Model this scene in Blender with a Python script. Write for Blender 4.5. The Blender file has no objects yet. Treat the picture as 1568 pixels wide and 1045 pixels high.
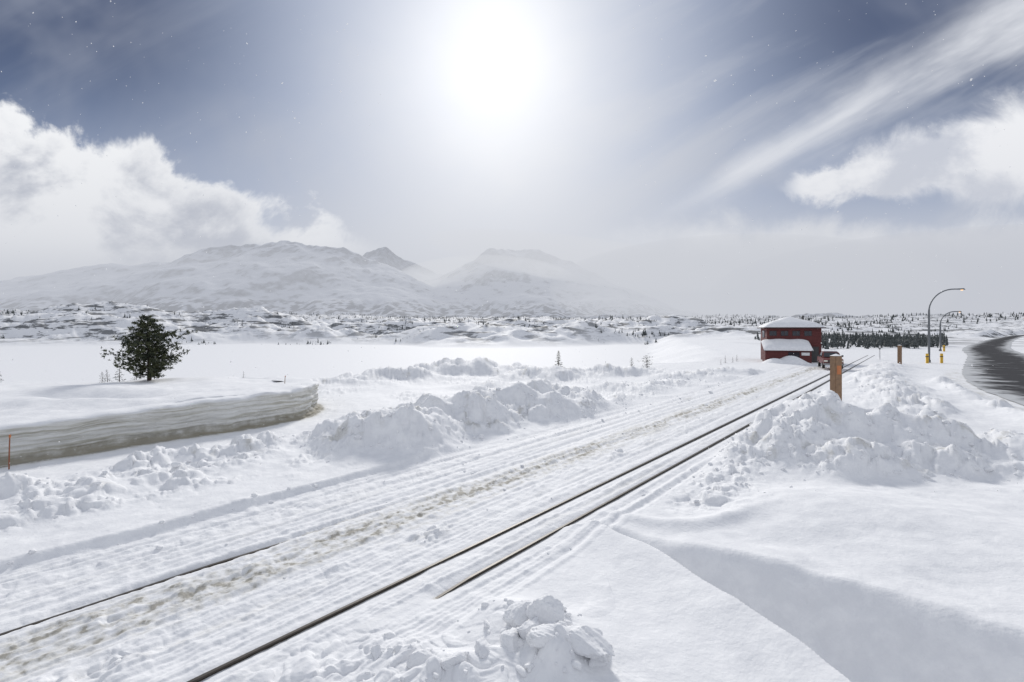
import bpy, bmesh, math, random, time
import numpy as np
from mathutils import Vector, Matrix
random.seed(7); rng=np.random.default_rng(7)
scene=bpy.context.scene
scene.view_settings.view_transform='Standard'
try: scene.view_settings.look='None'
except Exception: pass
scene.view_settings.exposure=0

# ------------------------------------------------------------------ noise
def _hash(ix,iy,seed):
    h=(ix.astype(np.int64)*374761393+iy.astype(np.int64)*668265263+seed*974711)&0xffffffff
    h=((h^(h>>13))*1274126177)&0xffffffff
    h=h^(h>>16)
    return h
def rnd(ix,iy,seed): return (_hash(ix,iy,seed)&0xffff)/65535.0
def gn(x,y,seed=0):
    ix=np.floor(x);iy=np.floor(y);fx=x-ix;fy=y-iy
    ux=fx*fx*fx*(fx*(fx*6-15)+10);uy=fy*fy*fy*(fy*(fy*6-15)+10)
    def g(a,b):
        an=rnd(ix+a,iy+b,seed)*6.2831853
        return np.cos(an)*(fx-a)+np.sin(an)*(fy-b)
    n0=g(0,0)*(1-ux)+g(1,0)*ux;n1=g(0,1)*(1-ux)+g(1,1)*ux
    return (n0*(1-uy)+n1*uy)*1.5
def fbm(x,y,o=4,seed=0,r=.5,ridge=False):
    a=1.;s=0.;t=0.
    for i in range(o):
        n=gn(x,y,seed+i*17)
        if ridge: n=1-2*np.abs(n)
        s=s+a*n;t+=a;a*=r;x=x*2.03+3.1;y=y*2.03-1.7
    return s/t
def clods(x,y,sc,seed=0):
    x=x/sc;y=y/sc
    ix=np.floor(x);iy=np.floor(y);best=np.zeros_like(x)
    for a in(-1,0,1):
        for b in(-1,0,1):
            cx=ix+a;cy=iy+b
            px=cx+rnd(cx,cy,seed);py=cy+rnd(cx,cy,seed+5);h=rnd(cx,cy,seed+9)**1.5
            r=.35+.55*rnd(cx,cy,seed+3)
            an=rnd(cx,cy,seed+21)*6.28
            dx=x-px;dy=y-py
            d=(dx*dx+dy*dy)/(r*r)
            tilt=1+.7*(np.cos(an)*dx+np.sin(an)*dy)/r
            best=np.maximum(best,h*tilt*np.clip(1-d,0,1)**.38)
    return best*sc
def ss(a,b,x):
    t=np.clip((x-a)/(b-a),0,1);return t*t*(3-2*t)
def polydist(x,y,pts):
    d=np.full_like(x,1e9)
    for (ax,ay),(bx,by) in zip(pts[:-1],pts[1:]):
        vx=bx-ax;vy=by-ay;L=vx*vx+vy*vy
        t=np.clip(((x-ax)*vx+(y-ay)*vy)/L,0,1)
        d=np.minimum(d,np.hypot(x-ax-t*vx,y-ay-t*vy))
    return d
def inside(x,y,poly):
    c=np.zeros(x.shape,bool);n=len(poly)
    for i in range(n):
        ax,ay=poly[i];bx,by=poly[(i+1)%n]
        if ay==by: continue
        m=((ay>y)!=(by>y))&(x<(bx-ax)*(y-ay)/(by-ay)+ax)
        c^=m
    return c
def catmull(P,n):
    P=[np.array(p,float) for p in P];P=[2*P[0]-P[1]]+P+[2*P[-1]-P[-2]];o=[]
    for i in range(1,len(P)-2):
        for k in range(n):
            t=k/n;a,b,c,d=P[i-1:i+3]
            o.append(tuple(.5*((2*b)+(-a+c)*t+(2*a-5*b+4*c-d)*t*t+(-a+3*b-3*c+d)*t**3)))
    o.append(tuple(P[-2]));return o

WALL=[(-27,5),(-21,12),(-17.6,16.6),(-14.8,20.4),(-12.4,23.2),(-11.2,26),(-11.7,29),(-13.6,32),(-17,35.5),(-22,38)]
WALLC=catmull(WALL,4)
PLAT=WALLC+[(-75,42),(-75,-5),(-27,-5)]
RP=[(22,2),(31.5,21),(41,36.5),(52,49.5),(64.5,62.6),(85,84),(131,133),(262,256),(440,412),(700,600)]
ROAD=catmull(RP,4)
EDGE=[(2.0,11.8),(2.26,11.0),(2.94,10.1),(3.3,9.2),(3.58,8.38),(4.03,7.17),(4.23,6.44),(4.5,4.5),(4.6,2)]
EDGE=catmull(EDGE,4)

def terrain(x,y):
    x=np.asarray(x,float);y=np.asarray(y,float)
    t=.763*x-.646*y;s=.646*x+.763*y
    R=np.hypot(x,y)
    near=R<90
    shore=np.interp(x,[-300,-60,-28,-18,-10,10,30,60],[0,17,32,42,54,62,74,90])
    dl=np.minimum(y-shore+3*gn(x/14,y/14,3),(12+.3*y-x)/1.04+4*gn(x/20,y/20,4))
    lm=ss(0,16,dl)
    far=255+45*gn(x/120,y*0+.3,8)+20*gn(x/35,y*0+.7,9)
    hm=ss(0,45,y-far)
    z=-4*lm*(1-hm)
    land=1-lm
    offc=1-ss(-14.5,-13,t)*(1-ss(-5.6,-4.4,t))
    z=z+land*offc*.12*fbm(x/3.5,y/3.5,4,20)*ss(5,12,R)
    z=z+.25*land*offc*fbm(x/17,y/17,3,24)*ss(20,50,R)
    lf=1-ss(0,60,x-(30+.3*y))
    hills=hm*(3.0+.015*np.clip(y-300,0,400)+(11+6*lf)*fbm(x/90,y/60,5,31)+4.5*fbm(x/30,y/20,4,33,ridge=True)+12*np.exp(-((x+330)/130)**2-((y-400)/80)**2))
    hillr=ss(100,260,y)*ss(0,60,x-(20+.3*y))*(2.5+6*fbm(x/110,y/90,5,41))*ss(0,60,np.abs(x-1.0*y)-10-.02*y)
    far2=ss(500,2600,R)*45*(1+.7*fbm(x/600,y/500,4,51))*ss(0,500,y)
    z=z+np.maximum(hills,-.5)*(.55+.45*lf)+hillr*(1-hm*.7)+far2
    dirt=np.zeros_like(x)
    rock=np.clip(hm+ss(100,200,y)*ss(0,40,x-(20+.3*y))*.8,0,1)
    X=x[near];Y=y[near];T=t[near];S=s[near];RR=R[near]
    Z=np.zeros_like(X)
    def ridge(tc,tw,s0,s1,h,seed,f=2.2):
        m=np.exp(-(((T-tc)+1.1*gn(S/3.5,T*0+seed,seed))/tw)**2)*ss(s0-1.2,s0+1.6,S)*(1-ss(s1-2,s1+2.5,S))
        return m*h*(.85+.7*fbm(X/f,Y/f,3,seed))
    m=ridge(-16.9,1.9,9.5,26,1.55,70)
    m=m+ridge(-15.0,.9,19,30,.35,71)
    m=m+ridge(-19.0,1.3,-9,10,.38,72,1.6)+ridge(-17.2,.9,-12,8,.2,73,1.3)
    m=m+ridge(-21.5,1.2,12,22,.35,74)+ridge(-19.2,1.0,16,30,.45,75)
    def blob(cx,cy,h,rx,ry,seed):
        dx=(X-cx)+.6*gn(X/1.5,Y/1.5,seed);dy=(Y-cy)+.6*gn(X/1.5,Y/1.5,seed+1)
        return h*np.exp(-(dx/rx)**2-(dy/ry)**2)
    mr=np.maximum.reduce([blob(10.4,18.3,1.15,2.1,2.4,80),blob(12.4,19.3,2.1,2.3,2.4,81),blob(14.4,18.2,1.65,2.8,2.3,82),
        blob(8.6,18.2,.55,1.4,2.0,83),blob(17.5,16.5,1.0,2.9,2.4,84),blob(11.7,16.6,.8,2.8,1.8,85),blob(21,15.5,.75,3.0,2,86)])
    mr=mr*(1+.35*fbm(X/1.3,Y/1.3,3,88))
    mf=np.maximum.reduce([blob(.25,7.25,.30,.65,.6,90),blob(.9,7.2,.24,.5,.45,91),blob(-.5,6.7,.18,1.0,.6,92)])
    md=0
    for (cx,cy,h,rx,ry) in [(-26,46,1.1,5,3),(-19,49,1.4,6,2.6),(-11,46,1.0,5,2.5),(-5,51,1.4,6,2.4),(3,47,1.0,4,2.4),(10,50,.9,4,2.2),(-15,41,.5,4,2),(-2,40,.35,3,2),(9,38,.4,3,1.5),(14,41,.4,3,1.5),(17,47,.5,4,2),(24,52,.5,5,2),(13,33,.3,2,1.2)]:
        md=np.maximum(md,h*np.exp(-((X-cx+1.5*gn(X/3,Y/3,95))/rx)**2-((Y-cy+1.2*gn(X/3,Y/3,96))/ry)**2))
    md=md*(1+.6*fbm(X/2,Y/2,3,97))
    rd=polydist(X,Y,ROAD[:30])
    rw=np.exp(-((rd-6.0)/1.1)**2)*ss(9,14,Y)*(.3+.35*fbm(X/2.5,Y/2.5,3,99))
    rw2=np.exp(-((rd-10.5)/2.2)**2)*ss(22,30,Y)*.5*(1+fbm(X/2,Y/2,3,98))
    offr=1-ss(-13.8,-13.0,T)*(1-ss(-6.1,-5.1,T))*ss(6.2,7.5,S)
    pile=(m+mr+md+rw+rw2)*offr+mf
    lumpm=np.clip(ss(.06,.4,pile),0,1)*(.5+.5*ss(-.3,.2,gn(X/2.3,Y/2.3,66)))
    cf=np.exp(-((T+4.6)/.8)**2)*ss(11.5,14,S)*(1-ss(34,44,S))*.9
    cf=np.maximum(cf,np.exp(-((T+8.75+.3*gn(S/2,S*0,61))/.35)**2)*ss(-.1,.4,gn(S/2.2,S*0+4,62))*.7)
    cf=np.maximum(cf,np.exp(-((X+1.6)/1.6)**2-((Y-6.4)/.9)**2)*.85)
    cf=np.maximum(cf,ss(-21.5,-19.5,T)*(1-ss(-16.2,-15.2,T))*(1-ss(9,13,S))*ss(-.5,.2,gn(X/1.8,Y/1.8,67))*.9)
    cf=np.maximum(cf,ss(24,30,Y)*(1-ss(56,62,Y))*ss(-.1,.3,gn(X/6,Y/6,63))*(1-ss(-15,-14,T)*(1-ss(-4,-3,T)))*(X<.8*Y)*.8)
    cf=np.maximum(cf,np.exp(-((T+12.6)/.5)**2)*.2)
    cf=np.maximum(cf,np.exp(-((T+9.9)/.9)**2)*.25*ss(-.3,.3,gn(X*1.2,Y*1.2,68)))
    cf=np.maximum(cf,.12*offr*ss(.0,.4,gn(X/1.2,Y/1.2,69))*(~((X>1.8)&(Y<13))))
    lm2=np.clip(np.maximum(lumpm,cf),0,1)
    cl=np.zeros_like(X)
    k=lm2>.02
    xk,yk=X[k]+.15*gn(X[k]*3,Y[k]*3,5),Y[k]+.15*gn(X[k]*3,Y[k]*3,6)
    big=np.clip(lumpm[k],0,1)
    cl[k]=lm2[k]*(big*clods(xk,yk,1.1,11)*.25+clods(xk,yk,.5,12)*.34+clods(xk,yk,.22,13)*.46+.07*fbm(xk*4,yk*4,3,14))
    Z+=pile+cl
    ed=polydist(X,Y,EDGE);poly=EDGE+[(40,2),(40,11.8)]
    ins=inside(X,Y,poly)
    up=np.interp(X,[2.2,3.0,4.0,5.4,6.4,7.4,9,12],[11.4,10.7,10.1,9.3,8.3,7.3,6.1,4.9])+.25*gn(X/2,Y/2,122)
    A=np.where(ins,ss(0,.35,ed),0);B=ss(-.4,1.5,up-Y)
    Z-=1.35*A*B
    Z+=.40*np.exp(-((X-6.3)/.8)**2-((Y-5.9)/.7)**2)
    Z+=np.where(ins,0,.17*np.exp(-(ed/.7)**2))*(Y<11.5)
    Z+=.35*ss(3,9,X)*(1-ss(12,15,Y))+.1*np.sin(X*.9+Y*.5)*ss(3,5,X)*(1-ss(13,15,Y))
    Z+=.07*fbm(X/2.6,Y/1.6,3,123)*ss(2,4,X)*(1-ss(13,15,Y))
    Z+=.12*np.exp(-((Y-12.1-.5*np.sin(X*1.1))/.3)**2)*ss(2,3.2,X)*(1-ss(5,8,X))
    cor=ss(-14.2,-13.2,T)*(1-ss(-5.9,-5.2,T))
    g=.035*gn(T*2.2,S*.10,101)+.04*gn(T*5.5,S*.14,102)+.02*gn(T*12,S*.4,103)+.035*fbm(X*3,Y*3,3,104)
    railm=np.minimum(np.abs(T+6.52),np.abs(T+7.43))
    keep=ss(.08,.35,railm)
    buried=1-ss(5.35,5.7,S)
    g=g*keep
    Z+=cor*g
    Z-=.04*np.exp(-(railm/.12)**2)*cor
    Z-=.03*ss(12,25,S)*np.exp(-((T+6.97)/.8)**2)
    Z+=.06*buried*np.exp(-((T+6.52)/.2)**2)
    Z+=.03*np.exp(-((T+6.97)/.22)**2)*cor
    Z-=.05*np.exp(-((T+10.87)/.09)**2)
    for tc,d in((-11.75,.06),(-12.3,.04),(-11.2,.03),(-13.0,.04),(-9.6,.02),(-5.75,.03),(-8.2,.03)):
        Z-=d*np.exp(-((T-tc+.08*gn(S/4,S*0,int(-tc*9)))/.07)**2)*ss(-.5,.3,gn(S/6,S*0+tc,64)+.35)
    Z+=.17*(1-ss(-13.75,-13.45,T+.12*gn(S/2,S*0,65)))*(1-ss(9,15,S))*ss(-20,-15,T)
    n1=fbm(X*1.3,Y*1.3,4,110);n2=fbm(T*3,S*.35,4,111)
    n3=fbm(X*5,Y*5,3,115)
    db=np.exp(-((T+9.95)/.9)**2)*(.56+.6*n2+.7*n3)
    db=np.maximum(db,.42*np.exp(-((T+8.5)/.4)**2)*(.5+n2+.5*n3))
    db=np.maximum(db,.45*np.exp(-((T+6.97)/.75)**2)*(.4+n2))
    db=np.maximum(db,.5*np.exp(-((T+12.1)/.6)**2)*(.35+n2))
    db=np.maximum(db,.45*ss(26,40,S)*np.exp(-((T+9.5)/2.5)**2)*(.6+n2))
    db=np.maximum(db,.8*np.exp(-(railm/.07)**2)*ss(5.3,5.8,S+3*(np.abs(T+7.43)<.4)))
    db=np.maximum(db,.9*np.exp(-((T+10.87)/.04)**2)*(1-ss(4,12,S)*.75))
    db=np.maximum(db,.6*np.clip(lumpm,0,1)*ss(.0,.45,n1))
    db=np.maximum(db,cl*.8*(.4+n1))
    db=np.maximum(db,.6*np.exp(-((rd-5.0)/1.1)**2)*(.6+n1))
    pin=inside(X,Y,PLAT)
    pd=polydist(X,Y,WALLC)
    topo=np.interp(Y,[5,16,26,38],[1.2,1.25,1.55,1.0])
    P=np.where(pin,ss(.25,.6,pd),0)
    Z=Z*(1-P)+P*(topo+.30*fbm(X/5,Y/5,4,120)-.55*np.exp(-((X+21)/2.8)**2-((Y-24)/1.1)**2)+.25*np.exp(-((X+20)/3)**2-((Y-21.6)/.9)**2)*ss(1,2,pd))
    db=db*(1-P)
    db=np.maximum(db,np.where(pin,0,1)*np.exp(-(pd/.48)**2)*(1.1+n1)*(Y<31))
    Z*=(1-lm[near])
    flat=1-ss(4.2,6.2,rd)
    Z=Z*(1-flat)
    fade=1-ss(70,90,RR)
    zz=z[near]
    z[near]=np.where(P>0,zz*.3+Z,zz+Z*fade)
    dirt[near]=np.clip(db*fade,0,1)
    rr=(R>=60)&(np.abs(x-y)<.25*R+10)&(x>10)
    rdf=polydist(x[rr],y[rr],ROAD);z[rr]*=ss(4.5,12,rdf)
    rrn=(R<60)&(x>12);rdf=polydist(x[rrn],y[rrn],ROAD[:26]);z[rrn]*=ss(4.2,6.5,rdf)
    return z,dirt,rock

def zat(x,y):
    return float(terrain(np.array([x,x+.001]),np.array([y,y]))[0][0])

# ------------------------------------------------------------------ node helpers
def newmat(name):
    m=bpy.data.materials.new(name);m.use_nodes=True
    nt=m.node_tree;return m,nt,nt.nodes['Principled BSDF']
class NB:
    def __init__(s,nt): s.nt=nt
    def n(s,t): return s.nt.nodes.new(t)
    def set(s,inp,v):
        if isinstance(v,bpy.types.NodeSocket): s.nt.links.new(v,inp)
        else: inp.default_value=v
    def m(s,op,*a):
        n=s.n('ShaderNodeMath');n.operation=op
        for i,v in enumerate(a): s.set(n.inputs[i],v)
        return n.outputs[0]
    def add(s,*a):
        r=a[0]
        for b in a[1:]: r=s.m('ADD',r,b)
        return r
    def mul(s,*a):
        r=a[0]
        for b in a[1:]: r=s.m('MULTIPLY',r,b)
        return r
    def sub(s,a,b): return s.m('SUBTRACT',a,b)
    def div(s,a,b): return s.m('DIVIDE',a,b)
    def ss(s,a,b,x,lo=0.,hi=1.):
        n=s.n('ShaderNodeMapRange');n.interpolation_type='SMOOTHSTEP'
        s.set(n.inputs[0],x)
        if a>b: a,b,lo,hi=b,a,hi,lo
        n.inputs[1].default_value=a;n.inputs[2].default_value=b
        n.inputs[3].default_value=lo;n.inputs[4].default_value=hi
        return n.outputs[0]
    def gauss(s,x,c,w):
        d=s.div(s.sub(x,c),w);return s.m('EXPONENT',s.mul(s.mul(d,d),-1.))
    def gauss2(s,x,cx,wx,y,cy,wy):
        return s.mul(s.gauss(x,cx,wx),s.gauss(y,cy,wy))
    def noise(s,vec,scale,detail=4,rough=.5,dist=0.):
        n=s.n('ShaderNodeTexNoise');s.set(n.inputs['Vector'],vec)
        n.inputs['Scale'].default_value=scale;n.inputs['Detail'].default_value=detail
        n.inputs['Roughness'].default_value=rough;n.inputs['Distortion'].default_value=dist
        return n.outputs[0]
    def mix(s,f,a,b):
        n=s.n('ShaderNodeMix');n.data_type='RGBA'
        s.set(n.inputs[0],f)
        for i,v in((6,a),(7,b)):
            if isinstance(v,tuple) and len(v)==3: v=(*v,1)
            s.set(n.inputs[i],v)
        return n.outputs[2]
    def comb(s,x,y,z=0.):
        n=s.n('ShaderNodeCombineXYZ');s.set(n.inputs[0],x);s.set(n.inputs[1],y);s.set(n.inputs[2],z);return n.outputs[0]
    def sep(s,v):
        n=s.n('ShaderNodeSeparateXYZ');s.set(n.inputs[0],v);return n.outputs
    def attr(s,nm):
        n=s.n('ShaderNodeAttribute');n.attribute_name=nm;return n.outputs['Fac']
    def pos(s): return s.n('ShaderNodeNewGeometry').outputs['Position']
    def bump(s,h,strength,dist,norm=None):
        n=s.n('ShaderNodeBump');s.set(n.inputs['Height'],h);n.inputs['Strength'].default_value=strength;n.inputs['Distance'].default_value=dist
        if norm is not None: s.set(n.inputs['Normal'],norm)
        return n.outputs[0]
def simple(name,col,rough=.7,metal=0,var=.15,scale=3,bump=0):
    m,nt,b=newmat(name);q=NB(nt)
    co=q.n('ShaderNodeTexCoord').outputs['Object']
    f=q.noise(co,scale,3,.6)
    q.set(b.inputs['Base Color'],q.mix(f,tuple(c*(1-var*1.5) for c in col),tuple(min(1,c*(1+var*1.5)) for c in col)))
    b.inputs['Roughness'].default_value=rough;b.inputs['Metallic'].default_value=metal
    if bump: q.set(b.inputs['Normal'],q.bump(f,.5,bump))
    return m

def snowmat(name,dirt=True,rock=True,strata=False):
    m,nt,b=newmat(name);q=NB(nt);p=q.pos()
    n1=q.noise(p,2.5,3,.6);n2=q.noise(p,13,2,.65)
    col=q.mix(q.ss(.35,.7,n1),(.785,.79,.805),(.855,.858,.865))
    if dirt:
        d=q.attr('dirt')
        dd=q.ss(.12,.9,q.mul(d,q.add(.45,q.mul(n2,1.1))))
        col=q.mix(q.mul(dd,.85),col,(.48,.465,.415))
        col=q.mix(q.mul(q.ss(.6,.85,q.mul(d,q.add(.5,n2))),.5),col,(.18,.16,.12))
    if rock:
        r=q.attr('rock')
        s=q.sep(p)
        pv=q.comb(q.mul(s[0],.06),q.mul(s[1],.022),q.mul(s[2],.35))
        k=q.noise(pv,1.,4,.72,.4)
        col=q.mix(q.mul(q.ss(.51,.58,k),q.mul(r,.88)),col,(.085,.09,.095))
    if strata:
        s=q.sep(p)
        w=q.add(q.mul(s[2],9),q.mul(q.noise(p,.5,3,.5),3.2))
        k=q.noise(q.comb(q.mul(s[0],.25),q.mul(s[1],.25),w),1.,5,.6)
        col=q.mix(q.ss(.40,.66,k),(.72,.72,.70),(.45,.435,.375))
        lowd=q.ss(.5,0.05,q.add(s[2],q.mul(q.sub(n1,.5),.6)))
        col=q.mix(q.mul(lowd,.85),col,(.25,.225,.165))
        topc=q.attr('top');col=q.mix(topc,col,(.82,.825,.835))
    q.set(b.inputs['Base Color'],col)
    b.inputs['Roughness'].default_value=.75
    b.inputs['Specular IOR Level'].default_value=.2
    h=q.add(n1,q.mul(n2,.32))
    q.set(b.inputs['Normal'],q.bump(h,.5,.06))
    return m
M_snow=snowmat('snow_ground_mat')
M_wall=snowmat('snow_wall_mat',False,False,True)
M_clean=snowmat('snow_clean_mat',False,False)

def mesh_from(name,V,F,mat,smooth=True,attrs=None,validate=False):
    me=bpy.data.meshes.new(name)
    if not isinstance(F,list): F=[F]
    F=[np.asarray(f) for f in F if len(f)]
    me.vertices.add(len(V));me.vertices.foreach_set('co',np.asarray(V,np.float32).ravel())
    tot=sum(f.size for f in F);me.loops.add(tot)
    me.loops.foreach_set('vertex_index',np.concatenate([f.ravel() for f in F]).astype(np.int32))
    cnt=np.concatenate([np.full(len(f),f.shape[1]) for f in F])
    st=np.concatenate([[0],np.cumsum(cnt)[:-1]])
    me.polygons.add(len(cnt));me.polygons.foreach_set('loop_start',st.astype(np.int32))
    try: me.polygons.foreach_set('loop_total',cnt.astype(np.int32))
    except Exception: pass
    me.update(calc_edges=True)
    if smooth: me.polygons.foreach_set('use_smooth',np.ones(len(me.polygons),bool))
    else: me.polygons.foreach_set('use_smooth',np.zeros(len(me.polygons),bool))
    if attrs:
        for k,v in attrs.items():
            a=me.attributes.new(k,'FLOAT','POINT');a.data.foreach_set('value',np.asarray(v,np.float32))
    if mat: me.materials.append(mat)
    o=bpy.data.objects.new(name,me);scene.collection.objects.link(o);return o
def gridfaces(nr,nc,wrap=False):
    i=np.arange(nr-1)[:,None]*nc;j=np.arange(nc if wrap else nc-1)[None,:];j2=(j+1)%nc
    return np.stack([i+j,i+j2,i+nc+j2,i+nc+j],-1).reshape(-1,4)

# ------------------------------------------------------------------ ground sheet
rs=[.3,1,2,3];
while rs[-1]<11000:
    r=rs[-1];rs.append(r+min(max(r*r/3200,.013 if r>5 else .05),.0115*r if r<200 else .009*r if r<700 else .03*r))
rs=np.array(rs)
a1=np.linspace(-math.radians(50),math.radians(50),1020)
a2=np.linspace(math.radians(50),math.radians(310),80)[1:-1]
an=np.concatenate([a1,a2])
RG,AG=np.meshgrid(rs,an,indexing='ij')
gx=(RG*np.sin(AG)).ravel();gy=(RG*np.cos(AG)).ravel()
gz,gd,gr=terrain(gx,gy)
F=gridfaces(len(rs),len(an),True)[:,::-1]
ground=mesh_from('ground',np.stack([gx,gy,gz],1),F,M_snow,True,{'dirt':gd,'rock':gr})

# ------------------------------------------------------------------ snow wall
PW=np.array(catmull(WALL,30));n=len(PW)
tan=np.gradient(PW,axis=0);tan/=np.linalg.norm(tan,axis=1)[:,None]
nrm=np.stack([tan[:,1],-tan[:,0]],1)
L=np.concatenate([[0],np.cumsum(np.linalg.norm(np.diff(PW,axis=0),axis=1))])
Hh=np.interp(PW[:,1],[5,16,26,32,38],[1.28,1.34,1.64,1.5,1.0])
rows=[];tops=[];NZ=38
for j in range(NZ+16):
    if j<NZ:
        u=j/(NZ-1);z=-.25+u*(Hh+.25-.05)+.12*u*gn(L/1.3,L*0,200)
        zz=z*1.0+.08*gn(L/2.5,L*0+2,203)
        off=.07*gn(zz*9,L*.12,201)+.05*gn(zz*26,L*.5,202)+.14*gn(L/1.1,zz*1.5,204)+.10*fbm(L*3,zz*6,3,206)
        off=off+.10*ss(.75,.98,np.full(n,u))+.32*(1-ss(.0,.3,np.full(n,u)))*(1+.8*gn(L/.8,L*0,207))-.12*np.exp(-((u-.35)/.2)**2)
        if j>NZ-4: off=off-.05*(j-(NZ-4))**1.3*.4
        top=np.full(n,ss(.93,1.,np.array(u)))
    else:
        k=(j-NZ+1)/16
        off=-.05-1.5*k+.08*(1-k)*gn(L/1.1,L*0+3,204)
        z=Hh+.03*math.sin(k*3.14)-.10*k**2+.12*(1-k)*gn(L/1.3,L*0,200)
        top=np.ones(n)
    pp=PW+nrm*np.asarray(off).reshape(-1,1)*np.ones((n,1))
    rows.append(np.stack([pp[:,0],pp[:,1],z*np.ones(n)],1));tops.append(top)
V=np.concatenate(rows);T_=np.concatenate(tops)
mesh_from('snow_wall',V,gridfaces(NZ+16,n),M_wall,True,{'top':T_})

# ------------------------------------------------------------------ chunks
def ico(sub):
    bm=bmesh.new();bmesh.ops.create_icosphere(bm,subdivisions=sub,radius=1)
    v=np.array([x.co[:] for x in bm.verts]);f=np.array([[a.index for a in p.verts] for p in bm.faces]);bm.free();return v,f
def chunkshape(sub,seed,cuts=8):
    v,f=ico(sub);r=np.random.default_rng(seed)
    for i in range(cuts):
        nn=r.normal(size=3);nn/=np.linalg.norm(nn);d=.45+.35*r.random()
        k=v@nn;over=np.clip(k-d,0,None);v=v-over[:,None]*nn*.95
    v=v*(1+.14*fbm(v[:,0]*2+v[:,2]*1.3+seed,v[:,1]*2-v[:,2],3,seed)[:,None])
    return v,f
shapes=[chunkshape(2,i) for i in range(8)]
VV=[];FF=[];off=0
N=22000
t_=rng.uniform(-22,-3,N);s_=rng.uniform(-8,45,N)
x_=.646*s_+.763*t_;y_=.763*s_-.646*t_
e=.25
def rough(x,y):
    z=terrain(x,y)[0];return z,np.abs(terrain(x+e,y)[0]-z)+np.abs(terrain(x,y+e)[0]-z)
x2=rng.uniform(6,22,5000);y2=rng.uniform(13,23,5000)
x3=rng.uniform(-3,1.6,1500);y3=rng.uniform(5.6,8,1500)
cx=np.concatenate([x_,x2,x3]);cy=np.concatenate([y_,y2,y3]);cz,cr=rough(cx,cy)
ct=.763*cx-.646*cy
ok=(cr>.07)&(rng.random(len(cx))<np.clip(cr*1.1,0,.35))&(np.abs(ct+6.97)>.75)&~((cx>1.8)&(cy<12.8))&(np.abs(ct+10.87)>.25)&(np.hypot(cx,cy)>5.5)
ok&=~inside(cx,cy,PLAT)
idx=np.where(ok)[0]
rng.shuffle(idx)
for i in idx[:2800]:
    v,f=shapes[i%8];sz=.025+.09*rng.random()**3
    if cy[i]>12 and rng.random()<.10: sz*=1.7
    M=np.array(Matrix.Rotation(rng.random()*6.28,3,'Z')@Matrix.Rotation(rng.random()*.9,3,'X'))
    w=(v*np.array([1,.8,.6])*sz)@M.T+np.array([cx[i],cy[i],cz[i]+sz*.1])
    VV.append(w);FF.append(f+off);off+=len(v)
mesh_from('snow_chunks',np.concatenate(VV),np.concatenate(FF),M_clean,True)
VV=[];FF=[];off=0
for (x,y,sx,sy,sz,rz,rx,dz,sd) in [(.98,7.0,.56,.28,.22,-.55,.25,.10,1),(.55,7.3,.34,.26,.26,.3,.5,.10,2),(.0,6.95,.26,.2,.15,.9,.4,.0,3),(.5,6.75,.28,.2,.15,.1,-.3,-.02,4),
    (-.4,6.75,.2,.15,.11,1.3,.3,.0,5),(.15,7.4,.34,.22,.2,.5,.2,.04,6),(.3,7.05,.24,.2,.2,.2,.8,.1,8),(-.8,6.55,.17,.12,.09,.4,.2,.0,7),
    (1.25,6.85,.22,.16,.14,.9,.3,.0,12),(-1.3,6.6,.2,.14,.1,.2,.3,.0,13),(-1.9,6.9,.16,.12,.09,1.2,.3,.0,14)]:
    v,f=chunkshape(5,sd+30,11)
    nz=fbm(v[:,0]*3+v[:,2]*4,v[:,1]*3-v[:,2]*2,5,sd,.62,True)
    v=v*(1+.13*nz+.05*fbm(v[:,0]*11,v[:,1]*11+v[:,2]*9,2,sd+3))[:,None]
    M=np.array(Matrix.Rotation(rz,3,'Z')@Matrix.Rotation(rx,3,'X'))
    w=(v*np.array([sx,sy,sz]))@M.T+np.array([x,y,zat(x,y)+dz*.5]);VV.append(w);FF.append(f+off);off+=len(v)
mesh_from('snow_block_pile',np.concatenate(VV),np.concatenate(FF),M_clean,True)
# ------------------------------------------------------------------ helpers for objects
def empty(name,loc=(0,0,0),rz=0):
    o=bpy.data.objects.new(name,None);o.location=loc;o.rotation_euler=(0,0,rz);scene.collection.objects.link(o);return o
def box(name,lo,hi,mat,parent=None,bev=0):
    bm=bmesh.new();bmesh.ops.create_cube(bm,size=1)
    for v in bm.verts: v.co=Vector([(lo[i]+hi[i])/2+v.co[i]*(hi[i]-lo[i]) for i in range(3)])
    if bev: bmesh.ops.bevel(bm,geom=bm.edges[:],offset=bev,segments=2,affect='EDGES')
    me=bpy.data.meshes.new(name);bm.to_mesh(me);bm.free();me.materials.append(mat)
    o=bpy.data.objects.new(name,me);scene.collection.objects.link(o)
    if parent:o.parent=parent
    return o
def poly(name,verts,faces,mat,parent=None,smooth=False,bev=0):
    me=bpy.data.meshes.new(name);me.from_pydata([tuple(v) for v in verts],[],faces)
    if bev:
        bm=bmesh.new();bm.from_mesh(me);bmesh.ops.bevel(bm,geom=bm.edges[:],offset=bev,segments=2,affect='EDGES');bm.to_mesh(me);bm.free()
    me.materials.append(mat)
    if smooth:
        for p in me.polygons:p.use_smooth=True
    o=bpy.data.objects.new(name,me);scene.collection.objects.link(o)
    if parent:o.parent=parent
    return o
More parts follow.
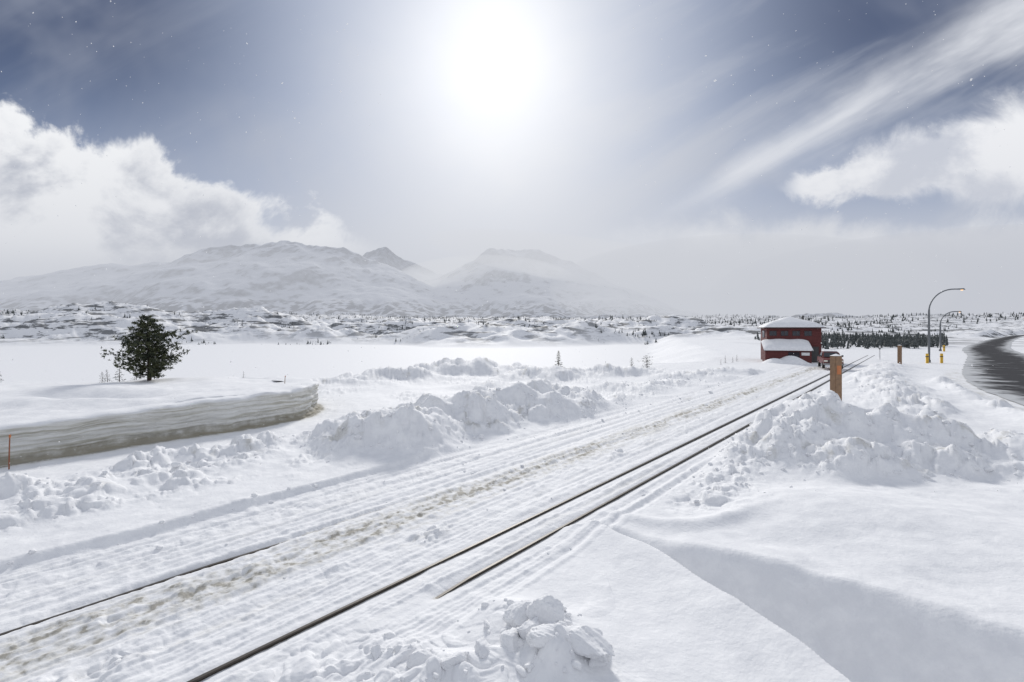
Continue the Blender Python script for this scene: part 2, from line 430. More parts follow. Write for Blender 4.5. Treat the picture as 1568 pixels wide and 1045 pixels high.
def tube(name,pts,rad,mat,parent=None,seg=10):
    V=[];F=[];pts=[Vector(p) for p in pts]
    if not hasattr(rad,'__len__'): rad=[rad]*len(pts)
    for i,p in enumerate(pts):
        d=(pts[min(i+1,len(pts)-1)]-pts[max(i-1,0)]).normalized()
        a=Vector((0,1,0)) if abs(d.y)<.9 else Vector((1,0,0))
        e1=d.cross(a).normalized();e2=d.cross(e1)
        for k in range(seg):
            t=6.28318*k/seg;V.append(p+(e1*math.cos(t)+e2*math.sin(t))*rad[i])
    for i in range(len(pts)-1):
        for k in range(seg):
            k2=(k+1)%seg;F.append((i*seg+k,i*seg+k2,(i+1)*seg+k2,(i+1)*seg+k))
    F.append(tuple(range(seg)));F.append(tuple(reversed(range((len(pts)-1)*seg,len(pts)*seg))))
    return poly(name,V,F,mat,parent,True)

# ------------------------------------------------------------------ rails
M_rail=simple('rail_steel',(.065,.055,.045),.5,.3,.3,8)
def rail(name,t,s0,s1,top,parent):
    S=np.arange(s0,s1,.5);x=.646*S+.763*t;y=.763*S-.646*t
    prof=[(-.06,-.12),(-.012,-.10),(-.012,-.035),(-.032,-.028),(-.032,-.004),(-.026,0),(.026,0),(.032,-.004),(.032,-.028),(.012,-.035),(.012,-.10),(.06,-.12)]
    V=[];
    for i in range(len(x)):
        zt=top+.02*min(1,max(0,(S[i]-18)/20))
        for (o,z) in prof: V.append((x[i]+.763*o,y[i]-.646*o,zt+z-(.06*max(0,1-(S[i]-s0)/1.0) if s0>3 else 0)-(.06*max(0,1-(s1-S[i])/2.0) if s1<20 else 0)))
    k=len(prof);F=gridfaces(len(x),k,True)
    o=mesh_from(name,np.array(V),F,M_rail,False);o.parent=parent
RT=empty('railway_track')
rail('rail_near',-6.52,5.45,110,.02,RT);rail('rail_far',-7.43,-3,110,.02,RT)
RT2=empty('railway_track')
rail('rail_near',-10.87,-6,5.6,-.01,RT2)

# ------------------------------------------------------------------ road
m,nt,b=newmat('asphalt');q=NB(nt);p=q.pos()
n1=q.noise(p,.35,4,.6);n2=q.noise(p,6,3,.6)
col=q.mix(n2,(.035,.035,.038),(.065,.065,.07));
at=q.attr('edge')
snowm=q.ss(.55,.82,q.add(q.mul(n1,.95),q.mul(at,.42)))
col=q.mix(snowm,col,(.50,.51,.52));q.set(b.inputs['Base Color'],col);b.inputs['Roughness'].default_value=.95;b.inputs['Specular IOR Level'].default_value=.08
M_asph=m
RC=np.array(catmull(RP,20))
tg=np.gradient(RC,axis=0);tg/=np.linalg.norm(tg,axis=1)[:,None];nn=np.stack([tg[:,1],-tg[:,0]],1)
ks=np.linspace(-1,1,9);V=[];E=[]
for k in ks:
    hw=4.3+.25*gn(np.arange(len(RC))*.4,np.arange(len(RC))*0.,300)
    pp=RC+nn*(k*hw)[:,None];V.append(np.stack([pp[:,0],pp[:,1],np.full(len(pp),.05)],1));E.append(np.full(len(pp),abs(k)**2))
mesh_from('road',np.concatenate(V),gridfaces(9,len(RC)),M_asph,True,{'edge':np.concatenate(E)})

# ------------------------------------------------------------------ lamps, posts
M_pole=simple('galvanised_pole',(.17,.18,.19),.5,.5)
M_yel=simple('yellow_paint',(.70,.42,.03),.5)
M_wood=simple('weathered_wood',(.24,.15,.09),.8,0,.35,6)
M_dark=simple('dark_metal',(.05,.05,.05),.5)
m,nt,b=newmat('lamp_lens');b.inputs['Base Color'].default_value=(.8,.6,.4,1);b.inputs['Emission Color'].default_value=(1,.55,.2,1);b.inputs['Emission Strength'].default_value=1.5
M_lens=m
def lamp(x,y,h,arm,sgn=1,r=1.):
    z=zat(x,y)-.1;e=empty('street_lamp',(x,y,z))
    tube('base',[(0,0,0),(0,0,.5)],[.22*r,.2*r],M_pole,e)
    rise=arm*.72
    pts=[(0,0,.3),(0,0,h*.4),(0,0,h-rise)]
    for k in range(1,13):
        a=k/12*math.pi/2;pts.append((sgn*arm*.82*(1-math.cos(a)),0,h-rise+rise*math.sin(a)))
    pts.append((sgn*arm,0,h))
    tube('pole',pts,[.14*r]*2+[.12*r]+[.085*r]*13,M_pole,e)
    poly('lamp_head',[(sgn*(arm-.25),-.12,h-.07),(sgn*(arm+.65),-.2,h-.1),(sgn*(arm+.65),.2,h-.1),(sgn*(arm-.25),.12,h-.07),
       (sgn*(arm-.25),-.08,h+.09),(sgn*(arm+.5),-.12,h+.12),(sgn*(arm+.5),.12,h+.12),(sgn*(arm-.25),.08,h+.09)],
       [(0,3,2,1),(4,5,6,7),(0,1,5,4),(1,2,6,5),(2,3,7,6),(3,0,4,7)],M_pole,e)
    tube('lens',[(sgn*(arm+.3),0,h-.09),(sgn*(arm+.3),0,h-.16),(sgn*(arm+.3),0,h-.2)],[.16,.13,.04],M_lens,e)
lamp(59.5,69,10.6,4.4);lamp(93,105,8.7,3.9,1,1.2);lamp(206,190,9.2,4.5,-1,1.3)
def bollard(x,y,h=1.3,r=.16,mat=None,name='yellow_bollard'):
    z=zat(x,y)-.2;e=empty(name,(x,y,z))
    tube('post',[(0,0,0),(0,0,h),(0,0,h+.06)],[r,r,r*.55],mat or M_yel,e)
    tube('band',[(0,0,h*.72),(0,0,h*.8)],[r*1.04]*2,M_dark,e)
bollard(58.2,67.8,1.5,.18);bollard(60.4,68.0,1.5,.18);bollard(92,103,1.5,.2)
M_refl=simple('orange_reflector',(.50,.17,.06),.5)
def wpost(x,y,top,w,refl=True,name='wooden_post'):
    z=zat(x,y)-.4;e=empty(name,(x,y,z),.12)
    box('shaft',(-w/2,-w/2,0),(w/2,w/2,top-z),M_wood,e,.02)
    if refl:
        box('reflector',(-w*.28,-w/2-.015,top-z-.80),(w*.28,-w/2-.003,top-z-.42),M_refl,e)
    poly('cap_snow',[(-w/2,-w/2,top-z),(w/2,-w/2,top-z),(w/2,w/2,top-z),(-w/2,w/2,top-z),(0,0,top-z+.09)],[(0,1,4),(1,2,4),(2,3,4),(3,0,4)],M_clean,e,True)
wpost(14.2,21.2,3.55,.33)
wpost(48.9,61,2.7,.34,False)
def stake(x,y,h,r,col,name='snow_stake'):
    z=zat(x,y)-.1;e=empty(name,(x,y,z))
    tube('rod',[(0,0,0),(.01,0,h*.5),(.03,0,h)],[r,r,r*.8],col,e,6)
    tube('tip',[(.03,0,h*.93),(.035,0,h+.01)],[r*1.5]*2,M_refl,e,6)
M_red=simple('stake_red',(.28,.10,.05),.6)
stake(-16.75,16.1,1.25,.02,M_red);stake(-13.3,28.3,.55,.02,M_wood)
M_wht=simple('white_paint',(.75,.75,.75),.5)
tz=zat(58,76);e_=empty('marker_pole',(57.8,76,tz));tube('rod',[(0,0,0),(0,0,2.2)],.09,M_wht,e_);tube('band',[(0,0,1.6),(0,0,1.8)],.10,M_dark,e_)

# ------------------------------------------------------------------ hut
def siding():
    m,nt,b=newmat('red_siding');q=NB(nt);co=q.n('ShaderNodeTexCoord').outputs['Object'];s=q.sep(co)
    w=q.m('SINE',q.mul(s[2],30.));n_=q.noise(q.comb(q.mul(s[0],3),s[1],q.mul(s[2],1.)),1.5,5,.7)
    c=q.mix(n_,(.08,.02,.02),(.18,.045,.042));c=q.mix(q.mul(q.ss(.6,1.,w),.6),c,(.035,.012,.012))
    q.set(b.inputs['Base Color'],c);b.inputs['Roughness'].default_value=.8;q.set(b.inputs['Normal'],q.bump(w,.6,.03));return m
M_sid=siding();M_glass=simple('window_glass',(.03,.035,.045),.1);M_trim=simple('dark_trim',(.06,.03,.03),.6)
hut=empty('red_station_hut',(40.9,70.2,zat(40.5,71)-.15),-.32)
box('main_walls',(-3.5,0,0),(3.5,5.2,4.95),M_sid,hut)
box('annex_walls',(-4.1,-2.4,0),(1.7,-.003,1.95),M_sid,hut)
poly('annex_gable',[(-4.1,-2.4,1.952),(1.7,-2.4,1.952),(1.7,-.004,3.1),(-4.1,-.004,3.1),(-4.1,-.004,1.952),(1.7,-.004,1.952)],[(0,1,2,3),(0,3,4),(1,5,2),(0,4,5,1),(3,2,5,4)],M_sid,hut)
def snowroof(name,x0,x1,y0,y1,zf,mat,thick=.35,n=20):
    V=[]
    for i in range(n+1):
        for j in range(n+1):
            u=i/n;v=j/n;e=(1-abs(2*u-1)**5)*(1-abs(2*v-1)**5)
            x=x0+(x1-x0)*u;y=y0+(y1-y0)*v
            V.append((x,y,zf(x,y)+thick*max(e,0)**.45+.05*math.sin(x*2.3+y)*e))
    top=len(V)
    F=[(i*(n+1)+j,(i+1)*(n+1)+j,(i+1)*(n+1)+j+1,i*(n+1)+j+1) for i in range(n) for j in range(n)]
    for i in range(n+1):
        for j in range(n+1):
            x=x0+(x1-x0)*i/n;y=y0+(y1-y0)*j/n;V.append((x,y,zf(x,y)-.02))
    F+=[tuple(top+k for k in reversed(f)) for f in F[:n*n]]
    poly(name,V,F,mat,hut,True)
def hip(x,y): return 5.0+1.25*(1-max(abs(x)/3.95,abs(y-2.6)/3.1))
V=[(-3.95,-.5,4.96),(3.95,-.5,4.96),(3.95,5.7,4.96),(-3.95,5.7,4.96),(-3.95,-.5,5.08),(3.95,-.5,5.08),(3.95,5.7,5.08),(-3.95,5.7,5.08)]
poly('roof_deck',V,[(0,3,2,1),(4,5,6,7),(0,1,5,4),(1,2,6,5),(2,3,7,6),(3,0,4,7)],M_trim,hut)
snowroof('roof_snow',-3.9,3.9,-.45,5.65,lambda x,y:hip(x,y)+.1,M_clean,.42)
snowroof('annex_snow',-4.3,1.9,-2.65,-.01,lambda x,y:3.12+(y)*.49,M_clean,.5)
for x in(-2.7,-1.2,.3,1.8):
    box('window_frame',(x-.5,-.05,3.85),(x+.5,-.004,4.6),M_trim,hut);box('window',(x-.42,-.07,3.92),(x+.42,-.052,4.53),M_glass,hut)
    box('window_mullion',(x-.025,-.085,3.92),(x+.025,-.072,4.53),M_trim,hut)
box('door_frame',(2.1,-.05,0.1),(3.2,-.004,2.35),M_trim,hut);box('door',(2.2,-.08,.1),(3.1,-.052,2.25),M_dark,hut)
box('side_window',(-3.56,1.8,3.6),(-3.504,3.4,4.6),M_glass,hut)
box('annex_window',(-1.2,-2.46,.9),(.2,-2.404,1.6),M_glass,hut);box('annex_sign',(.45,-2.46,1.15),(1.45,-2.404,1.55),M_wht,hut)
box('annex_eave',(-4.25,-2.62,1.76),(1.85,-2.404,1.88),M_trim,hut)
tube('stove_pipe',[(2,3.6,5.2),(2,3.6,6.75)],.12,M_dark,hut);tube('pipe_cap',[(2,3.6,6.75),(2,3.6,6.82),(2,3.6,6.92)],[.2,.2,.02],M_dark,hut)
V=[];n=24
for i in range(n+1):
    for j in range(n+1):
        u=i/n*2-1;v=j/n*2-1;V.append((-1.5+3.6*u,-3.1+1.9*v,-.25+1.15*max(0,1-u*u-.0)*max(0,1-v*v)**.8*(1+.25*math.sin(u*7+v*3))))
poly('base_drift',V,[(i*(n+1)+j,(i+1)*(n+1)+j,(i+1)*(n+1)+j+1,i*(n+1)+j+1) for i in range(n) for j in range(n)],M_clean,hut,True)

# ------------------------------------------------------------------ pickup truck
M_body=simple('truck_paint_red',(.17,.045,.04),.35,.1);M_rub=simple('tyre_rubber',(.02,.02,.02),.8);M_chr=simple('bumper_metal',(.25,.25,.25),.35,.7)
M_head=simple('headlight_glass',(.7,.68,.6),.2)
tr=empty('pickup_truck',(38.0,57.8,zat(38.0,57.8)+.12),-.45);tr.scale=(1.05,1.05,1.05)
def prism(name,prof,w,mat,inset=0):
    n=len(prof);V=[(-w/2,y,z) for y,z in prof]+[(w/2,y,z) for y,z in prof]
    F=[tuple(range(n)),tuple(reversed(range(n,2*n)))]+[(i,i+n,(i+1)%n+n,(i+1)%n) for i in range(n)]
    return poly(name,V,F,mat,tr,False,.04)
prism('body',[(-2.5,.5),(-2.55,.95),(-2.4,1.13),(-1.1,1.22),(.9,1.22),(.95,1.2),(2.6,1.2),(2.65,.55)],1.85,M_body)
V=[(-.88,-1.15,1.22),(.88,-1.15,1.22),(.88,.85,1.22),(-.88,.85,1.22),(-.72,-.55,1.85),(.72,-.55,1.85),(.72,.7,1.88),(-.72,.7,1.88)]
poly('cab',V,[(0,3,2,1),(4,5,6,7),(0,1,5,4),(1,2,6,5),(2,3,7,6),(3,0,4,7)],M_body,tr,False,.04)
poly('windshield',[(-.74,-1.10,1.29),(.74,-1.10,1.29),(.64,-.66,1.77),(-.64,-.66,1.77)],[(0,1,2,3)],M_glass,tr).location=(0,-.045,.02)
for sx in(-1,1):
    poly('side_window',[(sx*.885,-.8,1.3),(sx*.885,.6,1.3),(sx*.78,.5,1.75),(sx*.78,-.5,1.75)],[(0,1,2,3)],M_glass,tr).location=(sx*.03,0,0)
    box('headlight',(sx*.72-.17,-2.6,.82),(sx*.72+.17,-2.53,1.0),M_head,tr,.01)
    for wy in(-1.6,1.65):
        tube('wheel',[(sx*.95,wy,.4),(sx*.72,wy,.4)],.4,M_rub,tr,18);tube('hub',[(sx*.97,wy,.4),(sx*.951,wy,.4)],.2,M_chr,tr,12)
    box('mirror',(sx*1.08-.1,-.75,1.3),(sx*1.08+.1,-.68,1.5),M_dark,tr,.01)
box('grille',(-.5,-2.59,.75),(.5,-2.545,1.02),M_dark,tr,.01);box('bumper',(-.95,-2.75,.48),(.95,-2.56,.68),M_chr,tr,.03)
box('roof_snow',(-.66,-.45,1.87),(.66,.62,1.97),M_clean,tr,.04)

# ------------------------------------------------------------------ trees
def folmat(name,a,b_,fr=.3):
    m,nt,b=newmat(name);q=NB(nt);p=q.pos()
    n1=q.noise(p,2.2,2,.5);n2=q.noise(p,25,1,.5)
    c=q.mix(q.ss(.35,.65,n1),a,b_);c=q.mix(q.mul(q.ss(.62,.72,n2),fr),c,(.5,.52,.54))
    q.set(b.inputs['Base Color'],c);b.inputs['Roughness'].default_value=.8;return m
M_fol=folmat('pine_needles',(.02,.03,.018),(.085,.095,.04),.2)
M_bark=simple('bark',(.07,.05,.04),.9,0,.3,8)
def pine(x,y,h,w,seed,nb=60,tuft=26,name='pine_tree',shape='cone',z=None):
    r=random.Random(seed);zz=(zat(x,y) if z is None else z)-.05;e=empty(name,(x,y,zz))
    ben=r.uniform(-.05,.05)*h
    tp=lambda u:Vector((ben*u*u,ben*.5*u,h*u))
    r0=.03*h if shape!='cone' else .02*h
    tube('trunk',[tp(k/8*.97) for k in range(9)],[r0*(1-.9*k/8) for k in range(9)],M_bark,e,8)
    V=[];F=[];LV=[]
    ph=[r.uniform(0,6.28) for _ in range(4)]
    for i in range(nb):
        u=.07+.91*(i+r.random()*.8)/nb
        a=i*2.4+r.uniform(-.5,.5)
        if shape=='cone': L=w*.5*(1-u)**.8*r.uniform(.55,1.15)+.04*w
        else:
            L=w*.5*min(1,(1-u)*1.75+.15)*min(1,.65+u*2.2)*r.uniform(.55,1.2)*(1+.24*math.sin(2*a+ph[0]+u*5)+.2*math.sin(u*21+ph[1]))
        rise=r.uniform(-.05,.25) if shape=='cone' else r.uniform(-.05,.6)
        b0=tp(u);d=Vector((math.cos(a),math.sin(a),rise-.25 if shape=='cone' else rise*.6))
        b1=b0+d*L
        LV.append((b0,b1,r0*.25*(1-u)+.006*h*.3))
        nt_=max(3,int(tuft*L/(w*.5)))
        for k in range(nt_):
            f=(k+r.random())/nt_;f=.28+.75*f
            c=b0.lerp(b1,min(f,1.03))+Vector((r.gauss(0,1),r.gauss(0,1),r.gauss(0,.8)))*L*.105*(1.2-f*.6)
            sz=h*.030*r.uniform(.6,1.3)
            for q_ in range(7):
                dd=Vector((r.gauss(0,1),r.gauss(0,1),r.gauss(.35,.8))).normalized()
                sd=dd.cross(Vector((r.gauss(0,1),r.gauss(0,1),r.gauss(0,1)))).normalized()*sz*.22
                n0=len(V);V+= [c-sd,c+sd,c+dd*sz*1.25];F.append((n0,n0+1,n0+2))
    mesh_from('needles',np.array([tuple(v) for v in V]),np.array(F),M_fol,False).parent=e
    BV=[];BF=[]
    for a,b_,rr in LV:
        d=(b_-a).normalized();s1=d.cross(Vector((0,0,1))).normalized();s2=d.cross(s1);n0=len(BV)
        for t_ in range(3):
            an_=t_*2.094;BV.append(a+(s1*math.cos(an_)+s2*math.sin(an_))*rr)
        BV.append(b_)
        BF+=[(n0,n0+1,n0+3),(n0+1,n0+2,n0+3),(n0+2,n0,n0+3)]
    poly('limbs',BV,BF,M_bark,e)
pine(-24.0,32,4.35,3.1,3,120,36,shape='round')
pine(5.5,57,2.3,1.2,11,40,12);pine(14.6,59,1.4,.9,12,30,10);pine(16.3,58.4,1.6,1.6,13,36,12,shape='round')
for i,(u,dy,h) in enumerate([(-26.8,33,1.5),(-26.1,33.6,1.1),(-27.6,33,1.0),(-28.4,33.5,.9),(-35,33,1.2),(-34.2,32,.7)]):
    pine(u,dy,h,h*.6,30+i,26,8,name='pine_sapling')
for i,(x,y,h) in enumerate([(30,68,1.2),(31.5,69,.9),(28.5,66,.8),(33,71,1.1),(-20,36,.6),(-5.5,60,.8),(-4,62,.6),(2,58,.6),(12,62,.7)]):
    pine(x,y,h,h*.5,50+i,16,5,name='pine_sapling')
M_dist=folmat('distant_foliage',(.045,.055,.052),(.10,.11,.11))
def treemass(name,xs,ys,hs):
    zs=terrain(np.array(xs),np.array(ys))[0];V=[];F=[];r=random.Random(5)
    for x,y,z,h in zip(xs,ys,zs,hs):
        w=h*r.uniform(.14,.30);lay=4;cut=r.uniform(.0,.25)
        for l in range(lay):
            zb=h*(cut+(.88-cut)*l/lay);zt=h*(.45+.57*(l+.2)/lay) if l<lay-1 else h
            rad=w*(1-l/lay*.82);n0=len(V);k=5
            for q_ in range(k):
                a=q_*6.283/k+r.random();rr=rad*r.uniform(.3,1.3);V.append((x+rr*math.cos(a),y+rr*math.sin(a),z+zb+r.uniform(-.06,.06)*h))
            V.append((x+r.uniform(-.02,.02)*h,y,z+min(zt,h)))
            F+=[(n0+q_,n0+(q_+1)%k,n0+k) for q_ in range(k)]
    mesh_from(name,np.array(V),np.array(F),M_dist,False)
def cands(n,x0,x1,y0,y1,thr,seed,sc=35,sy=1.):
    r=np.random.default_rng(seed);x=r.uniform(x0,x1,n);y=r.uniform(y0,y1,n)
    f=fbm(x/sc,y/(sc*sy),3,seed);k=f>thr
    return x[k],y[k],np.clip((f[k]-thr)*4,0,1)
x,y,c=cands(46000,-720,190,270,620,.27,401,30,.6);k=x<.33*y+10;x=x[k][:3900];y=y[k][:3900];c=c[k][:3900]
treemass('distant_trees',x,y,(.8+3.6*rng.random(len(x))**1.8)*(.5+.7*c))
x,y,c=cands(14000,60,620,150,640,.20,402,26)
k=(x>40+.42*y)&(polydist(x,y,ROAD)>22)&(x<.93*y-5);x=x[k];y=y[k]
treemass('distant_trees',x,y,.9+2.8*rng.random(len(x))**1.6)
r_=np.random.default_rng(77);y=r_.uniform(118,210,2600);x=y*r_.uniform(.50,.90,2600)
k=(fbm(x/8,y/14,3,78)>-.02)&(x>30+.35*y);x=x[k];y=y[k]
treemass('distant_trees',x,y,.8+2.8*r_.random(len(x))**1.8)
x,y,c=cands(36000,-2200,2200,680,2300,.15,403,110,.5)
x=x[:7000];y=y[:7000]
treemass('distant_trees',x,y,4+6*rng.random(len(x)))

# ------------------------------------------------------------------ mountains
def mprof(pts,Y,x):
    k=Y/740.;xs=[(p[0]-784)*k for p in pts];zs=[(505-p[1])*k for p in pts]
    return np.interp(x,xs,zs)
A_=[(-500,480),(-250,460),(0,436),(60,422),(130,411),(200,408),(250,406),(285,390),(350,378),(440,373),(510,380),(545,391),(575,401),(620,420),(655,440),(700,468),(760,488),(1600,503)]
B_=[(480,500),(560,480),(630,440),(690,422),(735,402),(755,390),(800,384),(840,389),(880,406),(920,424),(960,450),(1020,474),(1090,490),(1300,494),(2200,492)]
C_=[(300,500),(480,450),(560,396),(590,383),(620,400),(680,424),(760,436),(820,470),(900,500)]
xs=np.arange(-8200,9000,16.);ys=np.arange(2300,6900,16.)
YY,XX=np.meshgrid(ys,xs,indexing='ij')
wx=XX+220*fbm(XX/900,YY/900,3,500);wy=YY+380*fbm(XX/1100,YY/1100,3,510)
g60=60*gn(XX/400,YY/400,530)
def massif(P,Yf,Yr,pw):
    t=(wy-Yf)/(Yr-Yf);H=mprof(P,Yr,XX+g60)
    up=np.clip(t,0,1)**pw;dn=1-ss(0,1.3,t-1)
    return np.maximum(H,0)*up*np.where(t>1,dn,1)
rg=fbm(XX/700,YY/900,5,540,.5,True);det=fbm(XX/130,YY/150,5,550,.55)
gul=fbm(wx/260,YY/900,4,545,.5,True)
Z=np.maximum.reduce([massif(A_,3000,5000,1.2),massif(B_,3500,5600,1.3),massif(C_,4600,6300,1.2)])
hi=ss(250,550,Z)
env=ss(2500,3600,YY)
Z=Z*(1+.04*rg+.015*det+.03*gul)+env*(1-.6*hi)*(34*rg+14*det)
bench=85*ss(2500,3300,YY)*(1+.9*fbm(XX/380,YY/380,5,560,.6))
Z=np.maximum(Z,bench)-60*(1-ss(2300,2600,YY))
gzx,gzy=np.gradient(Z,16.);slope=np.hypot(gzx,gzy)
rk=ss(.36,.85,slope+.3*fbm(XX/110,YY/110,4,570))*.65
rk=np.maximum(rk,(1-ss(150,330,Z+80*fbm(XX/300,YY/300,4,580)))*1.0*ss(-.2,.15,fbm(XX/60,YY/75,5,590,.65)))
rk=rk*(.55+.45*np.clip(fbm(XX/45,YY/45,4,575,.7)+.6,0,1))
m,nt,b=newmat('mountain_snow_rock');q=NB(nt)
k=q.attr('rk');p=q.pos();n1=q.noise(p,.02,5,.7)
f=q.ss(.18,.7,q.mul(k,q.add(.45,n1)))
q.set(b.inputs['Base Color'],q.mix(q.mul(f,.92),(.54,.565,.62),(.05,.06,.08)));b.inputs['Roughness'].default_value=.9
q.set(b.inputs['Normal'],q.bump(n1,.5,12.))
mesh_from('mountain_range',np.stack([XX.ravel(),YY.ravel(),Z.ravel()],1),gridfaces(len(ys),len(xs)),m,True,{'rk':rk.ravel()})
# ------------------------------------------------------------------ haze & fog (absorbing volumes; own emission stands in for scattered daylight)
def volmat(name,sigma,col):
    m=bpy.data.materials.new(name);m.use_nodes=True;nt=m.node_tree;nt.nodes.clear()
    o=nt.nodes.new('ShaderNodeOutputMaterial');a=nt.nodes.new('ShaderNodeVolumeAbsorption');e=nt.nodes.new('ShaderNodeEmission');s=nt.nodes.new('ShaderNodeAddShader')
    a.inputs[0].default_value=(0,0,0,1);a.inputs[1].default_value=sigma
    e.inputs[0].default_value=(*col,1);e.inputs[1].default_value=sigma  # glow put into the volume to imitate light scattered by fog
    nt.links.new(a.outputs[0],s.inputs[0]);nt.links.new(e.outputs[0],s.inputs[1]);nt.links.new(s.outputs[0],o.inputs['Volume']);return m
box('mist',(-12000,1350,-30),(12000,9500,680),volmat('haze_glow_volume',.00030,(.59,.61,.665)))
def fog(x,y,z,rx,ry,rz,sig,col,rot=0):
    v,f=ico(5);o=mesh_from('fog_bank',v,f,volmat('fog_glow_volume',sig,col),True);o.location=(x,y,z);o.scale=(rx,ry,rz);o.rotation_euler=(0,rot,0)
fog(1900,3900,330,1600,700,430,.0012,(.60,.62,.665))
fog(4800,3900,300,3200,700,560,.0011,(.50,.52,.58))
fog(-300,5300,480,1050,500,340,.0018,(.88,.89,.90))
fog(700,4500,640,1500,400,210,.0016,(.78,.79,.82),.14)

# ------------------------------------------------------------------ falling snowflakes
v,f=ico(1);VV=[];FF=[];off=0
for i in range(1100):
    d=rng.uniform(3.0,14);x=rng.uniform(-1.15,1.15)*d;z=4.7+rng.uniform(-.35,.75)*d
    sz=rng.uniform(.0025,.0055)*(1 if rng.random()<.92 else 1.7)*(.6+d/14)
    w=v*np.array([sz,sz,sz*rng.uniform(.8,2.2)])
    w=w@np.array(Matrix.Rotation(rng.random()*3,3,'Y')).T
    if abs(x/d+.05)<.22 and (z-4.7)/d>.15: continue
    VV.append(w+np.array([x,d,z]));FF.append(f+off);off+=len(v)
m=bpy.data.materials.new('snowflake');m.use_nodes=True;nt=m.node_tree;nt.nodes.clear()
o=nt.nodes.new('ShaderNodeOutputMaterial');a=nt.nodes.new('ShaderNodeBsdfDiffuse');t2=nt.nodes.new('ShaderNodeBsdfTranslucent');s=nt.nodes.new('ShaderNodeAddShader')
a.inputs[0].default_value=(.45,.45,.45,1);t2.inputs[0].default_value=(.5,.5,.5,1)
nt.links.new(a.outputs[0],s.inputs[0]);nt.links.new(t2.outputs[0],s.inputs[1]);nt.links.new(s.outputs[0],o.inputs[0])
mesh_from('snowflakes',np.concatenate(VV),np.concatenate(FF),m,True)

# ------------------------------------------------------------------ world
w=bpy.data.worlds.new('World');scene.world=w;w.use_nodes=True;nt=w.node_tree;nt.nodes.clear();q=NB(nt)
out=q.n('ShaderNodeOutputWorld');bg=q.n('ShaderNodeBackground');nt.links.new(bg.outputs[0],out.inputs[0])
sky=q.n('ShaderNodeTexSky');sky.sky_type='NISHITA';sky.sun_disc=False;sky.sun_elevation=math.radians(28.4);sky.sun_rotation=math.radians(-2.6)
sky.air_density=1.0;sky.dust_density=.3;sky.ozone_density=2.0
SKS=.1
dirv=q.n('ShaderNodeTexCoord').outputs['Generated'];d=q.sep(dirv)
yy=q.m('MAXIMUM',d[1],.12);X=q.div(d[0],yy);Zc=q.div(d[2],yy)
front=q.ss(.2,.45,d[1])
P=q.comb(X,Zc,0.)
def C(c): return tuple(v/SKS for v in c)
nA=q.noise(P,2.2,4,.6,.3);nB=q.noise(P,5.5,6,.62,.3);
P2=q.comb(q.mul(q.add(X,.06),1.),q.mul(q.add(Zc,-.05),1.35),3.1);nC=q.noise(P2,4.3,6,.58,.15)
absX=q.m('ABSOLUTE',q.add(X,.04))
corner=q.mul(q.ss(.12,.66,Zc),q.ss(.18,.80,absX))
base=q.mix(corner,C((.255,.335,.52)),C((.075,.098,.175)))
col=q.mix(.92,sky.outputs[0],base)
cs,sn=math.cos(.48),math.sin(.48)
al=q.add(q.mul(X,cs),q.mul(Zc,sn));ac=q.sub(q.mul(Zc,cs),q.mul(X,sn))
S1=q.noise(q.comb(q.mul(al,.9),q.mul(ac,5.),1.),1.6,5,.55,.25)
absd=q.ss(.0,.35,X)
col=q.mix(q.mul(q.ss(.42,.72,S1),q.add(.15,q.mul(absd,.5))),col,C((.46,.495,.58)))
col=q.mix(q.mul(q.ss(.45,.75,nA),.42),col,C((.36,.39,.47)))
# veil round the sun
v1=q.gauss2(X,-.03,.42,Zc,.42,.80)
col=q.mix(q.mul(v1,q.add(.62,q.mul(nA,.5))),col,C((.70,.71,.74)))
hz=q.ss(.32,.02,q.add(Zc,q.mul(q.sub(nA,.5),.25)))
col=q.mix(q.mul(hz,.93),col,C((.65,.67,.715)))
# right streak band
wd=q.m('MAXIMUM',q.add(.02,q.mul(q.sub(X,.36),.10)),.015)
bb=q.mul(q.sub(q.sub(Zc,.263),q.mul(q.sub(X,.36),.52)),.887)
bb=q.add(bb,q.mul(q.sub(nB,.5),.05))
g1=q.m('EXPONENT',q.mul(q.m('POWER',q.m('ABSOLUTE',q.div(bb,wd)),2.),-1.))
g1=q.mul(g1,q.ss(.25,.5,X))
col=q.mix(q.mul(g1,q.ss(.2,.6,S1)),col,C((.76,.78,.83)))
# fluffy cloud on the right
bb2=q.add(q.sub(q.sub(Zc,.29),q.mul(q.sub(X,.56),.17)),q.mul(q.sub(nB,.5),.17))
wd2=q.m('MAXIMUM',q.add(.025,q.mul(q.sub(X,.56),.17)),.025)
g2=q.m('EXPONENT',q.mul(q.m('POWER',q.m('ABSOLUTE',q.div(bb2,wd2)),2.4),-1.))
g2=q.mul(g2,q.ss(.50,.66,X))
cc=q.mix(q.ss(.40,.60,nC),C((.58,.61,.69)),C((.88,.89,.92)))
col=q.mix(q.ss(.15,.75,g2),col,cc)
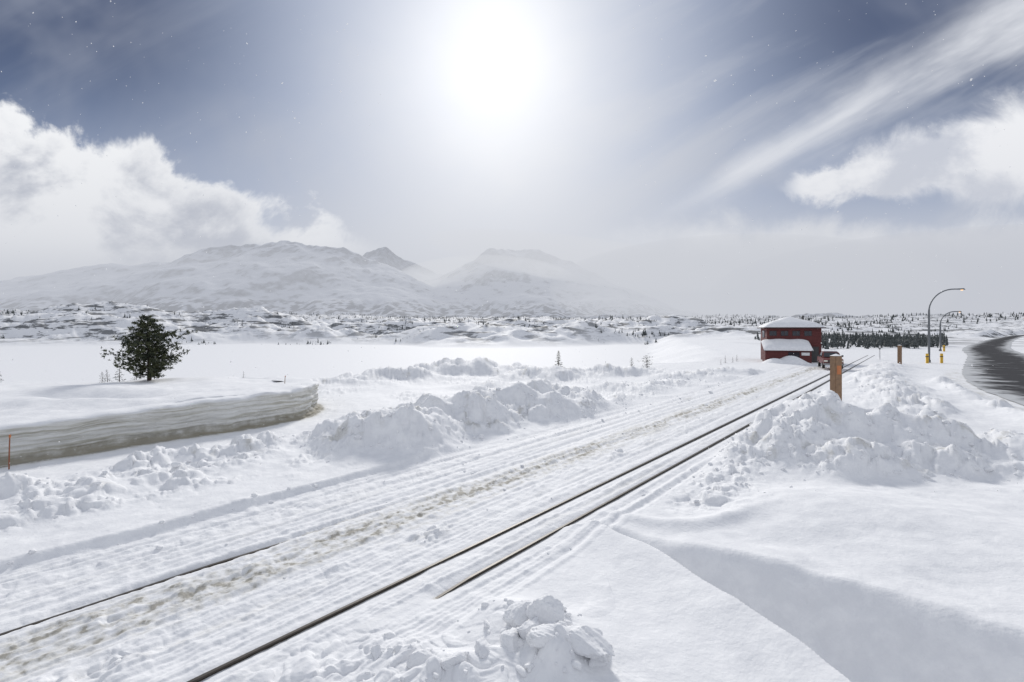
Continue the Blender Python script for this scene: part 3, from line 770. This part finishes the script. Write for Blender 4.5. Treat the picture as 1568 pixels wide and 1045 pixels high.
# low right bank
e3=q.add(q.sub(.245,Zc),q.mul(q.sub(nB,.5),.16))
bk=q.mul(q.ss(0,.06,e3),q.ss(.08,.42,X))
cb=q.mix(q.ss(.04,.17,Zc),C((.47,.485,.535)),C((.84,.855,.885)))
cb=q.mix(q.mul(q.ss(.38,.62,nC),.5),cb,C((.62,.64,.69)))
col=q.mix(q.mul(bk,.92),col,cb)
# left cumulus
e1=q.add(q.sub(q.sub(.50,q.mul(q.add(X,1.06),.44)),Zc),q.mul(q.sub(nB,.5),.28));e1=q.add(e1,q.mul(q.sub(nA,.5),.26))
mk=q.mul(q.ss(0,.04,e1),q.ss(-.22,-.42,X))
inner=q.ss(.01,.12,e1)
cl=q.mix(q.ss(.38,.58,nC),C((.43,.46,.54)),C((.92,.93,.95)))
cl=q.mix(inner,C((.92,.93,.95)),cl)
cl=q.mix(q.ss(.20,.06,Zc),cl,C((.66,.68,.73)))
col=q.mix(mk,col,cl)
# sun behind veil
s1=q.gauss2(X,-.045,.17,Zc,.57,.26);s2=q.gauss2(X,-.045,.33,Zc,.52,.50)
g=q.add(q.mul(s1,.20/SKS),q.mul(s2,.22/SKS))
vm=q.n('ShaderNodeVectorMath');vm.operation='ADD';q.set(vm.inputs[0],col);q.set(vm.inputs[1],q.comb(g,g,g));col=vm.outputs[0]
back=q.mix(q.ss(.35,.7,q.noise(dirv,2.5,3,.6)),C((.46,.50,.59)),C((.70,.72,.77)))
col=q.mix(front,back,col)
q.set(bg.inputs[0],col);bg.inputs[1].default_value=SKS

# sun
sl=bpy.data.lights.new('sun','SUN');sl.energy=2.55;sl.angle=math.radians(9);sl.color=(1,.965,.91)
so=bpy.data.objects.new('sun',sl);scene.collection.objects.link(so)
el=math.radians(28.4);az=math.radians(-2.6)
dv=Vector((math.sin(az)*math.cos(el),math.cos(az)*math.cos(el),math.sin(el)))
so.rotation_euler=(-dv).to_track_quat('-Z','Y').to_euler()

# camera
cd=bpy.data.cameras.new('camera');cam=bpy.data.objects.new('camera',cd);scene.collection.objects.link(cam)
cam.location=(0,0,4.7);cam.rotation_euler=(math.radians(90),0,0)
cd.sensor_width=36;cd.lens=17.0;cd.shift_y=-17.5/1568;cd.clip_start=.1;cd.clip_end=40000
scene.camera=cam
